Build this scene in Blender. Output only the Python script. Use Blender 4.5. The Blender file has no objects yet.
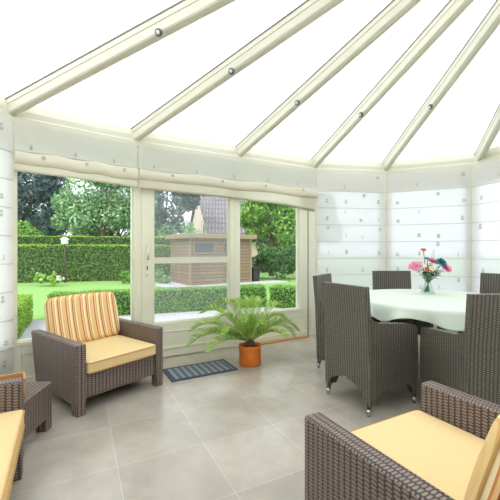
import bpy, math, random
from mathutils import Vector, Matrix, noise
R = math.radians
sc = bpy.context.scene
COL = sc.collection

# ------------------------------------------------------------------ camera
cd = bpy.data.cameras.new('camera'); cam = bpy.data.objects.new('camera', cd); COL.objects.link(cam)
cam.location = (0, 0, 1.2); cam.rotation_euler = (R(90), 0, 0)
cd.sensor_width = 36; cd.lens = 36 * 340 / 500; cd.clip_start = .05; cd.clip_end = 400
sc.camera = cam
# ------------------------------------------------------------------ light, exposure
SKY_STRENGTH = 1.0
w = bpy.data.worlds.new('sky'); sc.world = w; w.use_nodes = True
nt = w.node_tree; bg = nt.nodes['Background']
tc = nt.nodes.new('ShaderNodeTexCoord'); sx = nt.nodes.new('ShaderNodeSeparateXYZ'); cr = nt.nodes.new('ShaderNodeValToRGB')
nt.links.new(tc.outputs['Generated'], sx.inputs[0]); nt.links.new(sx.outputs['Z'], cr.inputs[0]); nt.links.new(cr.outputs[0], bg.inputs[0])
cr.color_ramp.elements[0].position = 0.0; cr.color_ramp.elements[0].color = (.89, .945, 1, 1)
cr.color_ramp.elements[1].position = .8; cr.color_ramp.elements[1].color = (.95, .97, 1, 1)
bg.inputs[1].default_value = SKY_STRENGTH
sl = bpy.data.lights.new('sun', 'SUN'); so = bpy.data.objects.new('sun', sl); COL.objects.link(so)
sl.energy = 1.6; sl.angle = R(35); sl.color = (1, .96, .88)
so.rotation_euler = (R(32), R(-22), 0)
sc.view_settings.view_transform = 'Standard'; sc.view_settings.look = 'None'
sc.view_settings.gamma = 1; sc.view_settings.use_curve_mapping = False
sc.view_settings.exposure = 1.05
sc.cycles.max_bounces = 10; sc.cycles.diffuse_bounces = 6; sc.cycles.transparent_max_bounces = 16
sc.cycles.use_denoising = True
sc.cycles.sample_clamp_indirect = 6

# ------------------------------------------------------------------ materials
def lin(c):
    r = [((x / 255) / 12.92 if x / 255 <= .04045 else ((x / 255 + .055) / 1.055) ** 2.4) for x in c]
    return (r[0], r[1], r[2], 1)
class NT:
    def __init__(s, name):
        s.m = bpy.data.materials.new(name); s.m.use_nodes = True; s.t = s.m.node_tree
        s.b = s.t.nodes['Principled BSDF']; s.o = s.t.nodes['Material Output']
    def n(s, t, **k):
        x = s.t.nodes.new(t)
        for a, v in k.items(): setattr(x, a, v)
        return x
    def l(s, a, b): s.t.links.new(a, b)
    def mix(s, fac, a, b, blend='MIX'):
        x = s.n('ShaderNodeMix', data_type='RGBA', blend_type=blend)
        for sock, v in ((x.inputs[0], fac), (x.inputs[6], a), (x.inputs[7], b)):
            if hasattr(v, 'links'): s.l(v, sock)
            else: sock.default_value = v
        return x.outputs[2]
    def noise(s, scale, detail=3, coord='Object', rough=.5):
        c = s.n('ShaderNodeTexCoord'); x = s.n('ShaderNodeTexNoise'); x.inputs['Scale'].default_value = scale
        x.inputs['Detail'].default_value = detail; x.inputs['Roughness'].default_value = rough
        s.l(c.outputs[coord], x.inputs['Vector']); return x.outputs['Fac']
    def bump(s, h, dist=.002, strength=.6):
        x = s.n('ShaderNodeBump'); x.inputs['Strength'].default_value = strength; x.inputs['Distance'].default_value = dist
        s.l(h, x.inputs['Height']); s.l(x.outputs[0], s.b.inputs['Normal'])
def plain(name, rgb, rough=.5, var=.06, scale=6, metal=0, spec=.5, bump=0):
    N = NT(name); c = lin(rgb)
    d = tuple(v * (1 - var) for v in c[:3]) + (1,); e = tuple(min(1, v * (1 + var)) for v in c[:3]) + (1,)
    f = N.noise(scale); N.l(N.mix(f, d, e), N.b.inputs['Base Color'])
    N.b.inputs['Roughness'].default_value = rough; N.b.inputs['Metallic'].default_value = metal
    N.b.inputs['Specular IOR Level'].default_value = spec
    if bump: N.bump(N.noise(scale * 12), bump, .5)
    return N.m
def wicker(name, light, dark, bw=.029, rh=.0145):
    """strands woven over and under: columns of soft rounded dashes, every other column shifted by half a row"""
    N = NT(name); c = N.n('ShaderNodeTexCoord'); sp = N.n('ShaderNodeSeparateXYZ'); N.l(c.outputs['UV'], sp.inputs[0])
    def mt(op, a, b=None):
        x = N.n('ShaderNodeMath', operation=op)
        for q, v in ((0, a), (1, b)):
            if v is None: continue
            if hasattr(v, 'links'): N.l(v, x.inputs[q])
            else: x.inputs[q].default_value = v
        return x.outputs[0]
    u = mt('DIVIDE', sp.outputs[0], bw); half = mt('MULTIPLY', mt('MODULO', mt('ABSOLUTE', mt('FLOOR', u)), 2), .5)
    v = mt('ADD', mt('DIVIDE', sp.outputs[1], rh), half)
    hu = mt('POWER', mt('SINE', mt('MULTIPLY', mt('FRACT', u), math.pi)), .5); hv = mt('POWER', mt('SINE', mt('MULTIPLY', mt('FRACT', v), math.pi)), .7)
    h = mt('MULTIPLY', hu, hv)
    r = N.n('ShaderNodeValToRGB'); e = r.color_ramp.elements; e[0].position = .25; e[0].color = lin(dark); e[1].position = .8; e[1].color = lin(light); N.l(h, r.inputs[0])
    f = N.n('ShaderNodeTexNoise'); f.inputs['Scale'].default_value = 40; N.l(c.outputs['UV'], f.inputs['Vector'])
    q = N.n('ShaderNodeValToRGB'); q.color_ramp.elements[0].color = (.72, .7, .7, 1); q.color_ramp.elements[1].color = (1.2, 1.2, 1.2, 1); N.l(f.outputs['Fac'], q.inputs[0])
    N.l(N.mix(1.0, r.outputs[0], q.outputs[0], 'MULTIPLY'), N.b.inputs['Base Color'])
    N.b.inputs['Roughness'].default_value = .4; N.bump(h, .004, .7)
    return N.m
def leafy(name, ca, cb, cc, transl=.35, rough=.5):
    N = NT(name); g = N.n('ShaderNodeNewGeometry'); r = N.n('ShaderNodeValToRGB')
    e = r.color_ramp.elements; e[0].color = lin(ca); e[1].color = lin(cc); m = e.new(.5); m.color = lin(cb)
    N.l(g.outputs['Random Per Island'], r.inputs[0]); N.l(r.outputs[0], N.b.inputs['Base Color'])
    N.b.inputs['Roughness'].default_value = rough; N.b.inputs['Specular IOR Level'].default_value = .3
    t = N.n('ShaderNodeBsdfTranslucent'); N.l(r.outputs[0], t.inputs[0])
    mx = N.n('ShaderNodeMixShader'); mx.inputs[0].default_value = transl
    N.l(N.b.outputs[0], mx.inputs[1]); N.l(t.outputs[0], mx.inputs[2]); N.l(mx.outputs[0], N.o.inputs[0])
    return N.m
def sheer(name, rgb, transl, transp, weave=True):
    N = NT(name); c = lin(rgb); N.b.inputs['Base Color'].default_value = c; N.b.inputs['Roughness'].default_value = .9
    N.b.inputs['Specular IOR Level'].default_value = .1
    N.l(N.mix(N.noise(9), tuple(v * .97 for v in c[:3]) + (1,), c), N.b.inputs['Base Color'])
    t = N.n('ShaderNodeBsdfTranslucent'); t.inputs[0].default_value = c
    mx = N.n('ShaderNodeMixShader'); mx.inputs[0].default_value = transl
    N.l(N.b.outputs[0], mx.inputs[1]); N.l(t.outputs[0], mx.inputs[2])
    p = N.n('ShaderNodeBsdfTransparent'); m2 = N.n('ShaderNodeMixShader'); m2.inputs[0].default_value = transp
    N.l(mx.outputs[0], m2.inputs[1]); N.l(p.outputs[0], m2.inputs[2]); N.l(m2.outputs[0], N.o.inputs[0])
    return N.m
def glass_pane(name, tint=(1, 1, 1), refl=1.0, haze=0):
    N = NT(name); p = N.n('ShaderNodeBsdfTransparent'); p.inputs[0].default_value = tint + (1,)
    g = N.n('ShaderNodeBsdfGlossy'); g.inputs['Roughness'].default_value = .0
    f = N.n('ShaderNodeFresnel'); f.inputs[0].default_value = 1.45
    mu = N.n('ShaderNodeMath', operation='MULTIPLY'); mu.inputs[1].default_value = refl; N.l(f.outputs[0], mu.inputs[0])
    mx = N.n('ShaderNodeMixShader'); N.l(mu.outputs[0], mx.inputs[0]); N.l(p.outputs[0], mx.inputs[1]); N.l(g.outputs[0], mx.inputs[2])
    out = mx.outputs[0]
    if haze:  # whitish veil mixed into the pane, standing in for hazy reflection
        d = N.n('ShaderNodeBsdfDiffuse'); d.inputs[0].default_value = (.9, .93, .95, 1)
        t = N.n('ShaderNodeBsdfTranslucent'); t.inputs[0].default_value = (.9, .93, .95, 1)
        ad = N.n('ShaderNodeMixShader'); ad.inputs[0].default_value = .5; N.l(d.outputs[0], ad.inputs[1]); N.l(t.outputs[0], ad.inputs[2])
        m3 = N.n('ShaderNodeMixShader'); m3.inputs[0].default_value = haze; N.l(out, m3.inputs[1]); N.l(ad.outputs[0], m3.inputs[2]); out = m3.outputs[0]
    N.l(out, N.o.inputs[0]); return N.m
def opal(name):
    N = NT(name); t = N.n('ShaderNodeBsdfTranslucent'); t.inputs[0].default_value = (.96, .97, .98, 1)
    N.b.inputs['Base Color'].default_value = (.9, .9, .9, 1); N.b.inputs['Roughness'].default_value = .3
    mx = N.n('ShaderNodeMixShader'); mx.inputs[0].default_value = .88
    N.l(N.b.outputs[0], mx.inputs[1]); N.l(t.outputs[0], mx.inputs[2]); N.l(mx.outputs[0], N.o.inputs[0]); return N.m

M = {}
M['cream'] = plain('cream_paint', (230, 230, 208), .35, .02)
M['beam'] = plain('cream_beam', (222, 221, 203), .4, .02)
M['gasket'] = plain('rubber_gasket', (116, 116, 110), .7)
M['ring'] = plain('dull_steel_ring', (96, 104, 108), .4, .05)
M['white'] = plain('white_wall', (240, 240, 236), .7, .02)
M['opal'] = opal('opal_sheet')
M['glass'] = glass_pane('window_glass', (.97, .99, .98), .5)
M['door_glass'] = glass_pane('door_glass', (.96, .98, .98), 1.0, .08)
M['blind'] = sheer('sheer_blind', (246, 245, 250), .55, .12)
M['blind_top'] = sheer('blind_header', (228, 231, 222), .3, .03)
M['blind_fold'] = sheer('cream_blind', (236, 231, 214), .32, .0)
M['motif'] = sheer('motif_thread', (196, 198, 192), .45, .0)
M['batten'] = plain('batten_tape', (205, 206, 198), .7, .02)
M['rattan'] = wicker('brown_rattan', (146, 129, 122), (40, 33, 30))
M['rattan_dining'] = wicker('grey_rattan', (126, 121, 111), (34, 31, 27), .025, .0135)
M['dark'] = plain('dark_matt', (40, 36, 34), .8)  # flat dark colour for the frame joint, keyhole and bin
M['chrome'] = plain('brushed_metal', (205, 205, 205), .25, .03, metal=1)
M['tan'] = plain('tan_fabric', (230, 204, 152), .85, .04, 30, bump=.001, spec=.2)
M['tan_piping'] = plain('tan_piping', (196, 154, 92), .85, .05)
M['timber'] = plain('oak', (196, 146, 92), .5, .15, 14)
M['cloth'] = plain('sage_cloth', (214, 225, 212), .8, .015, 20, spec=.2)
M['steel'] = plain('chrome', (190, 195, 198), .15, .02, metal=1)
M['soil'] = plain('soil', (62, 44, 34), .95, .3, 40)
M['stem'] = plain('stem_green', (84, 120, 66), .6, .1)
def striped():
    N = NT('striped_fabric'); c = N.n('ShaderNodeTexCoord'); s = N.n('ShaderNodeSeparateXYZ'); N.l(c.outputs['UV'], s.inputs[0])
    mu = N.n('ShaderNodeMath', operation='MULTIPLY'); mu.inputs[1].default_value = 1 / .125; N.l(s.outputs[0], mu.inputs[0])
    fr = N.n('ShaderNodeMath', operation='FRACT'); N.l(mu.outputs[0], fr.inputs[0])
    r = N.n('ShaderNodeValToRGB'); r.color_ramp.interpolation = 'CONSTANT'; e = r.color_ramp.elements
    st = [(0, (232, 196, 138)), (.14, (206, 98, 58)), (.21, (234, 206, 152)), (.31, (216, 160, 92)), (.36, (246, 230, 190)), (.5, (232, 196, 138)),
          (.58, (140, 74, 52)), (.63, (230, 192, 132)), (.72, (214, 140, 76)), (.77, (246, 228, 186)), (.88, (222, 178, 112)), (.93, (236, 206, 150))]
    e[0].position = 0; e[0].color = lin(st[0][1]); e[1].position = st[1][0]; e[1].color = lin(st[1][1])
    for p, col in st[2:]:
        x = e.new(p); x.color = lin(col)
    N.l(fr.outputs[0], r.inputs[0]); N.l(r.outputs[0], N.b.inputs['Base Color']); N.b.inputs['Roughness'].default_value = .85
    N.b.inputs['Specular IOR Level'].default_value = .2
    N.bump(N.noise(260), .001, .4); return N.m
M['stripe'] = striped()
def tiles():
    N = NT('floor_tile'); c = N.n('ShaderNodeTexCoord'); x = N.n('ShaderNodeTexBrick'); x.offset = 0; x.squash = 1
    x.inputs['Scale'].default_value = 1; x.inputs['Brick Width'].default_value = .5; x.inputs['Row Height'].default_value = .482
    x.inputs['Mortar Size'].default_value = .0019; x.inputs['Mortar Smooth'].default_value = .2
    x.inputs['Color1'].default_value = lin((184, 178, 167)); x.inputs['Color2'].default_value = lin((174, 168, 157)); x.inputs['Mortar'].default_value = lin((206, 200, 186))
    N.l(c.outputs['Object'], x.inputs['Vector'])
    f = N.noise(3.2, 6, rough=.6); rr = N.n('ShaderNodeValToRGB'); rr.color_ramp.elements[0].position = .3; rr.color_ramp.elements[1].position = .72
    rr.color_ramp.elements[0].color = (.8, .78, .76, 1); rr.color_ramp.elements[1].color = (1.08, 1.06, 1.03, 1); N.l(f, rr.inputs[0])
    N.l(N.mix(1.0, x.outputs['Color'], rr.outputs[0], 'MULTIPLY'), N.b.inputs['Base Color'])
    N.b.inputs['Roughness'].default_value = .22; N.b.inputs['Specular IOR Level'].default_value = .6
    return N.m
M['tile'] = tiles()
def mat_rug():
    N = NT('mat_stripe'); c = N.n('ShaderNodeTexCoord'); s = N.n('ShaderNodeSeparateXYZ'); N.l(c.outputs['Object'], s.inputs[0])
    a = N.n('ShaderNodeMath', operation='MULTIPLY'); a.inputs[1].default_value = 1 / .064; N.l(s.outputs[0], a.inputs[0])
    f = N.n('ShaderNodeMath', operation='FRACT'); N.l(a.outputs[0], f.inputs[0])
    g = N.n('ShaderNodeMath', operation='GREATER_THAN'); g.inputs[1].default_value = .5; N.l(f.outputs[0], g.inputs[0])
    b = N.n('ShaderNodeMath', operation='MULTIPLY'); b.inputs[1].default_value = 1 / .022; N.l(s.outputs[1], b.inputs[0])
    h = N.n('ShaderNodeMath', operation='FRACT'); N.l(b.outputs[0], h.inputs[0])
    k = N.n('ShaderNodeMath', operation='GREATER_THAN'); k.inputs[1].default_value = .3; N.l(h.outputs[0], k.inputs[0])
    q = N.n('ShaderNodeMath', operation='MULTIPLY'); N.l(g.outputs[0], q.inputs[0]); N.l(k.outputs[0], q.inputs[1])
    N.l(N.mix(q.outputs[0], lin((92, 100, 110)), lin((150, 160, 168))), N.b.inputs['Base Color']); N.b.inputs['Roughness'].default_value = .95
    N.bump(N.noise(300), .002); return N.m
M['mat'] = mat_rug(); M['mat_edge'] = plain('mat_edge', (72, 80, 92), .95, .1, 60)
def planks(name, ca, cb, h=.14, gap=.014):
    N = NT(name); c = N.n('ShaderNodeTexCoord'); x = N.n('ShaderNodeTexBrick'); x.offset = .5; x.inputs['Scale'].default_value = 1
    x.inputs['Brick Width'].default_value = 4 if gap < .02 else .3; x.inputs['Row Height'].default_value = h; x.inputs['Mortar Size'].default_value = gap
    x.inputs['Color1'].default_value = lin(ca); x.inputs['Color2'].default_value = lin(cb); x.inputs['Mortar'].default_value = lin(tuple(v * .6 for v in ca))
    N.l(c.outputs['UV'], x.inputs['Vector']); N.l(x.outputs['Color'], N.b.inputs['Base Color']); N.b.inputs['Roughness'].default_value = .7
    return N.m
M['shed'] = planks('shed_boards', (140, 117, 96), (125, 104, 86))
M['fascia'] = plain('fascia', (148, 127, 105), .6)
M['dim_pane'] = plain('dim_pane', (84, 88, 98), .5, .1, spec=.2)
M['slate'] = planks('roof_tiles', (150, 142, 150), (128, 120, 128), .6, .07)
M['render'] = plain('pink_render', (232, 208, 200), .8, .04)
M['grass'] = plain('lawn_grass', (124, 164, 88), .9, .22, 5)
M['paving'] = plain('pale_paving', (182, 181, 186), .7, .06, 3)
M['bark'] = plain('bark', (90, 76, 62), .9, .2, 10)
M['hedge'] = leafy('box_leaf', (70, 122, 46), (108, 166, 66), (162, 208, 102))
M['hedge_lime'] = leafy('lime_leaf', (98, 150, 40), (140, 190, 58), (190, 218, 92))
M['hedge_dark'] = leafy('yew_leaf', (70, 100, 54), (104, 142, 70), (150, 184, 98))
M['tree_light'] = leafy('silver_green_leaf', (76, 128, 78), (136, 182, 122), (206, 228, 184))
M['tree_mid'] = leafy('mid_green_leaf', (66, 118, 46), (116, 170, 70), (184, 216, 110))
M['pine'] = leafy('pine_needle', (58, 82, 84), (84, 110, 112), (122, 148, 148))
M['tree_dark'] = leafy('dense_leaf', (48, 84, 46), (70, 110, 60), (104, 146, 80))  # dark green leaf of the far trees and low bush
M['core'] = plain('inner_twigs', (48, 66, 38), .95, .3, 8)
M['palm'] = leafy('palm_leaf', (124, 166, 66), (150, 188, 84), (190, 212, 120), .3)
M['palm_rachis'] = plain('palm_rachis', (150, 170, 96), .5)
M['pot'] = plain('orange_pot', (220, 122, 44), .8, .14, 14, bump=.004)
M['flower_white'] = leafy('white_petal', (232, 230, 234), (244, 240, 244), (250, 250, 250))
M['pink'] = leafy('pink_petal', (244, 150, 188), (250, 182, 210), (253, 220, 232), .4)
M['coral'] = leafy('coral_petal', (222, 96, 72), (236, 126, 96), (246, 160, 124), .4)
M['teal'] = leafy('teal_petal', (22, 120, 136), (34, 140, 152), (60, 160, 166), .2)
M['bluep'] = leafy('blue_petal', (110, 160, 196), (140, 184, 214), (176, 208, 228), .3)
M['leafdk'] = leafy('bouquet_leaf', (40, 96, 62), (58, 120, 74), (96, 150, 96), .3)
M['whitep'] = leafy('blossom', (240, 238, 206), (250, 248, 228), (252, 252, 244), .4)
def vglass():
    N = NT('vase_glass'); N.b.inputs['Base Color'].default_value = (.86, .95, .92, 1); N.b.inputs['Roughness'].default_value = .02
    N.b.inputs['Transmission Weight'].default_value = 1; N.b.inputs['IOR'].default_value = 1.3
    t = N.n('ShaderNodeBsdfTransparent'); t.inputs[0].default_value = (.92, .97, .95, 1)
    mx = N.n('ShaderNodeMixShader'); mx.inputs[0].default_value = .72; N.l(N.b.outputs[0], mx.inputs[1]); N.l(t.outputs[0], mx.inputs[2]); N.l(mx.outputs[0], N.o.inputs[0])
    return N.m
M['vase'] = vglass()

# ------------------------------------------------------------------ mesh helpers
class MB:
    def __init__(s): s.v = []; s.f = []; s.uv = []; s.mi = []; s.sm = []
    def poly(s, vs, fs, mi=0, smooth=False, uvs=None, T=None):
        o = len(s.v)
        P = [Vector(p) for p in vs]
        for f in fs:
            s.f.append([o + i for i in f]); s.mi.append(mi); s.sm.append(smooth)
            if uvs: s.uv.append([uvs[i] for i in f])
            else:
                a, b, c = P[f[0]], P[f[1]], P[f[2]]
                n = (b - a).cross(c - a)
                if len(f) > 3: n = n + (P[f[2]] - a).cross(P[f[3]] - a)
                ax, ay, az = abs(n.x), abs(n.y), abs(n.z)
                if az >= ax and az >= ay: s.uv.append([(P[i].x, P[i].y) for i in f])
                elif ay >= ax: s.uv.append([(P[i].x, P[i].z) for i in f])
                else: s.uv.append([(P[i].y, P[i].z) for i in f])
        s.v += [tuple(T @ p) if T else tuple(p) for p in P]
        return s
    def hexa(s, p, mi=0, T=None):   # p: bottom 4 ccw, top 4 ccw
        return s.poly(p, [(3, 2, 1, 0), (4, 5, 6, 7), (0, 1, 5, 4), (1, 2, 6, 5), (2, 3, 7, 6), (3, 0, 4, 7)], mi, T=T)
    def box(s, x0, x1, y0, y1, z0, z1, mi=0, T=None):
        return s.hexa([(x0, y0, z0), (x1, y0, z0), (x1, y1, z0), (x0, y1, z0), (x0, y0, z1), (x1, y0, z1), (x1, y1, z1), (x0, y1, z1)], mi, T)
    def tube(s, pts, r, n=8, mi=0, cap=True):
        pts = [Vector(p) for p in pts]; rs = r if isinstance(r, (list, tuple)) else [r] * len(pts)
        vs = []; up = Vector((0, 0, 1)); prev = None
        for i, p in enumerate(pts):
            d = (pts[min(i + 1, len(pts) - 1)] - pts[max(i - 1, 0)]).normalized()
            a = d.cross(prev if prev is not None else (up if abs(d.z) < .95 else Vector((1, 0, 0)))).normalized(); b = a.cross(d).normalized()
            prev = b
            # keep frame consistent
            for k in range(n):
                t = 2 * math.pi * k / n; vs.append(p + (a * math.cos(t) + b * math.sin(t)) * rs[i])
        fs = []
        for i in range(len(pts) - 1):
            for k in range(n): fs.append((i * n + k, i * n + (k + 1) % n, (i + 1) * n + (k + 1) % n, (i + 1) * n + k))
        if cap: fs += [tuple(range(n - 1, -1, -1)), tuple((len(pts) - 1) * n + k for k in range(n))]
        return s.poly(vs, fs, mi, True)
    def lathe(s, prof, n=32, mi=0, cx=0, cy=0, wob=None):
        vs = []
        for j, (r, z) in enumerate(prof):
            for k in range(n):
                t = 2 * math.pi * k / n; rr = r * (wob(t, z) if wob else 1); vs.append((cx + rr * math.cos(t), cy + rr * math.sin(t), z))
        fs = []
        for j in range(len(prof) - 1):
            for k in range(n): fs.append((j * n + k, j * n + (k + 1) % n, (j + 1) * n + (k + 1) % n, (j + 1) * n + k))
        fs += [tuple(range(n - 1, -1, -1)), tuple((len(prof) - 1) * n + k for k in range(n))]
        return s.poly(vs, fs, mi, True)
    def prism(s, outline, y0, y1, axis='y', mi=0, off=None):
        """outline in (a,z); extruded along the other axis; off(z) shifts that axis."""
        n = len(outline); off = off or (lambda z: 0)
        def P(a, z, e): return (a, e + off(z), z) if axis == 'y' else (e + off(z), a, z)
        vs = [P(a, z, y0) for a, z in outline] + [P(a, z, y1) for a, z in outline]
        fs = [tuple(range(n)), tuple(range(2 * n - 1, n - 1, -1))] + [(i, i + n, (i + 1) % n + n, (i + 1) % n) for i in range(n)]
        return s.poly(vs, fs, mi)
    def build(s, name, mats, parent=None, bevel=0, seg=2, loc=None, rz=None, fix=True):
        me = bpy.data.meshes.new(name); me.from_pydata(s.v, [], s.f)
        for m in (mats if isinstance(mats, (list, tuple)) else [mats]): me.materials.append(M[m])
        uvl = me.uv_layers.new(name='UVMap')
        me.polygons.foreach_set('material_index', s.mi); me.polygons.foreach_set('use_smooth', s.sm)
        flat = [c for f in s.uv for p in f for c in p]; uvl.data.foreach_set('uv', flat)
        me.update()
        o = bpy.data.objects.new(name, me); COL.objects.link(o)
        if fix:
            import bmesh
            b = bmesh.new(); b.from_mesh(me); bmesh.ops.recalc_face_normals(b, faces=b.faces); b.to_mesh(me); b.free()
        if parent: o.parent = parent
        if loc: o.location = loc
        if rz is not None: o.rotation_euler.z = rz
        if bevel:
            md = o.modifiers.new('bevel', 'BEVEL'); md.width = bevel; md.segments = seg; md.limit_method = 'ANGLE'; md.angle_limit = R(40)
            md.harden_normals = False
        return o
def tag(o, label=None, cat=None, group=None, kind=None):
    if label: o['label'] = label
    if cat: o['category'] = cat
    if group: o['group'] = group
    if kind: o['kind'] = kind
    return o
def empty(name, loc=(0, 0, 0), rz=0):
    o = bpy.data.objects.new(name, None); COL.objects.link(o); o.location = loc; o.rotation_euler.z = rz; o.empty_display_size = .1
    return o
def copy_tree(o, parent=None):
    c = o.copy(); COL.objects.link(c); c.parent = parent
    for ch in list(o.children): copy_tree(ch, c)
    return c
def dirv(a): return Vector((math.cos(R(a)), math.sin(R(a)), 0))

# ------------------------------------------------------------------ room shell
V = [(-2.3, -1.2), (-2.228, 1.85), (-2.056, 2.938), (-1.202, 3.616), (.921, 4.821), (1.992, 4.981), (2.959, 4.531), (3.3, 3.5), (3.3, -1.2)]
EAVE = 2.306
def miter(poly, off):
    """offset an open polyline outwards (to the left of its direction) by off"""
    out = []
    for i, p in enumerate(poly):
        p = Vector(p); ns = []
        for a, b in ((i - 1, i), (i, i + 1)):
            if a < 0 or b >= len(poly): continue
            d = (Vector(poly[b]) - Vector(poly[a])).normalized(); ns.append(Vector((-d.y, d.x)))
        n = sum(ns, Vector((0, 0))).normalized(); out.append(p + n * off / max(.3, n.dot(ns[0])))
    return out
RING = V  # runs clockwise seen from above; its left side is outside
# floor
FO = Vector((-.288, 2.109, 0)); FA = R(26.8)
inv = Matrix.Rotation(-FA, 4, 'Z') @ Matrix.Translation(-FO)
outer = miter(RING, .1)
fl = MB(); n = len(outer)
top = [inv @ Vector((p.x, p.y, 0)) for p in outer]; bot = [inv @ Vector((p.x, p.y, -.2)) for p in outer]
fl.poly(top + bot, [tuple(range(n - 1, -1, -1)), tuple(range(n, 2 * n))] + [(i, (i + 1) % n, (i + 1) % n + n, i + n) for i in range(n)])
tag(fl.build('floor', 'tile', loc=FO, rz=FA), kind='structure')
# house wall behind and plain side walls out of the frame
def wall_seg(name, a, b, z0, z1, t=.1, mat='white'):
    a = Vector(a); b = Vector(b); d = (b - a); L = d.length; e = MB().box(0, L, 0, t, z0, z1)
    return tag(e.build(name, mat, loc=(a.x, a.y, 0), rz=math.atan2(d.y, d.x)), kind='structure')
wall_seg('wall_back', (3.4, -1.2), (-2.4, -1.2), 0, 3.7)
wall_seg('wall_right', V[7], V[8], 0, EAVE)
wall_seg('wall_left', V[0], V[1], 0, EAVE)
# eave beam
def sweep(poly, prof):
    rings = [miter(poly, y) for y, z in prof]; m = MB(); n = len(prof); k = len(poly)
    vs = [(rings[j][i].x, rings[j][i].y, prof[j][1]) for i in range(k) for j in range(n)]
    fs = [(i * n + j, i * n + (j + 1) % n, (i + 1) * n + (j + 1) % n, (i + 1) * n + j) for i in range(k - 1) for j in range(n)]
    fs += [tuple(range(n)), tuple((k - 1) * n + j for j in range(n))]
    return m.poly(vs, fs)
tag(sweep(RING, [(-.012, EAVE), (-.012, EAVE + .045), (.0, EAVE + .06), (.0, EAVE + .11), (.03, EAVE + .19), (.13, EAVE + .19), (.13, EAVE)]).build('trim_1', 'beam'), kind='structure')
# roof
APEX = Vector((2.094, 1.565, 3.506)); TAIL = Vector((2.094, -1.2, 3.506))
ceil = tag(empty('ceiling', (APEX.x, APEX.y, 0)), kind='structure')
back = Matrix.Translation((-APEX.x, -APEX.y, 0))
def rafter(p, q, wd=.075, h=.12):
    p = Vector(p); q = Vector(q); d = (q - p).normalized(); s = d.cross(Vector((0, 0, 1))).normalized(); u = s.cross(d).normalized()
    m = MB(); 
    def ring(c, prof): return [c + s * a + u * b for a, b in prof]
    prof = [(-wd / 2, .012), (-wd / 2 + .008, .0), (-wd * .12, .0), (-wd * .1, .004), (wd * .1, .004), (wd * .12, 0), (wd / 2 - .008, 0), (wd / 2, .012),
            (wd / 2, h * .62), (wd / 2 + .006, h * .66), (wd / 2 + .006, h), (-wd / 2 - .006, h), (-wd / 2 - .006, h * .66), (-wd / 2, h * .62)]
    a = ring(p, prof); b = ring(q, prof); n = len(prof)
    m.poly([back @ x for x in a + b], [(i, (i + 1) % n, (i + 1) % n + n, i + n) for i in range(n)] + [tuple(range(n)), tuple(range(2 * n - 1, n - 1, -1))])
    o = m.build('rafter', 'beam', ceil)
    g = MB(); e = wd / 2 + .0095
    for x0, x1 in ((-e, -wd / 2 - .002), (wd / 2 + .002, e)):
        a = ring(p, [(x0, h - .002), (x1, h - .002), (x1, h + .011), (x0, h + .011)]); b = ring(q, [(x0, h - .002), (x1, h - .002), (x1, h + .011), (x0, h + .011)])
        g.hexa([back @ x for x in (a[0], a[1], b[1], b[0], a[3], a[2], b[2], b[3])])
    g.build('gasket', 'gasket', o)
ZB = EAVE + .06
feet = [V[1], V[2], V[3], (-.12, 4.23), V[4], V[5], (2.995, 4.42), V[7]]
for p in feet:
    p = Vector((p[0], p[1], ZB)); rafter(p - (APEX - p) * .02, APEX)
rafter((V[0][0], .4, ZB), (APEX.x, .4, APEX.z)); rafter((V[8][0], .4, ZB), (APEX.x, .4, APEX.z)); rafter(APEX, TAIL, .1, .13)
m = MB().lathe([(.0, 3.47), (.1, 3.47), (.14, 3.5), (.14, 3.64), (.0, 3.64)], 24); m.build('roof_hub', 'beam', ceil)
def panel(pts):
    up = Vector((0, 0, .135)); a = [back @ (Vector(p) + up) for p in pts]; b = [x + Vector((0, 0, .016)) for x in a]; n = len(a)
    MB().poly(a + b, [tuple(range(n)), tuple(range(2 * n - 1, n - 1, -1))] + [(i, (i + 1) % n, (i + 1) % n + n, i + n) for i in range(n)]).build('roof_pane', 'opal', ceil)
def e3(p, z=ZB): return (p[0], p[1], z)
oe = miter(RING, .12)
seq = [oe[1], oe[2], oe[3], Vector((-.12 - .06, 4.23 + .104)), oe[4], oe[5], oe[6], oe[7]]
for a, b in zip(seq, seq[1:]): panel([e3(a), e3(b), APEX])
panel([e3(oe[0]), e3(oe[1]), APEX, TAIL]); panel([e3(oe[7]), e3(oe[8]), TAIL, APEX])
# gable infill above the eave at the back is the tall back wall
def facet(i):
    a = Vector(V[i]); b = Vector(V[i + 1]); d = b - a
    return (a.x, a.y, 0), math.atan2(d.y, d.x), d.length
# corner posts
for k, i in enumerate((1, 2, 3, 4, 5, 6, 7)):
    p = Vector(V[i]); a0 = facet(i - 1)[1]; a1 = facet(i)[1]
    o = MB().box(-.03, .03, .0, .11, 0, EAVE).build('trim_%d' % (k + 2), 'cream', loc=(p.x, p.y, 0), rz=(a0 + a1) / 2, bevel=.006)
    tag(o, kind='structure')
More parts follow.
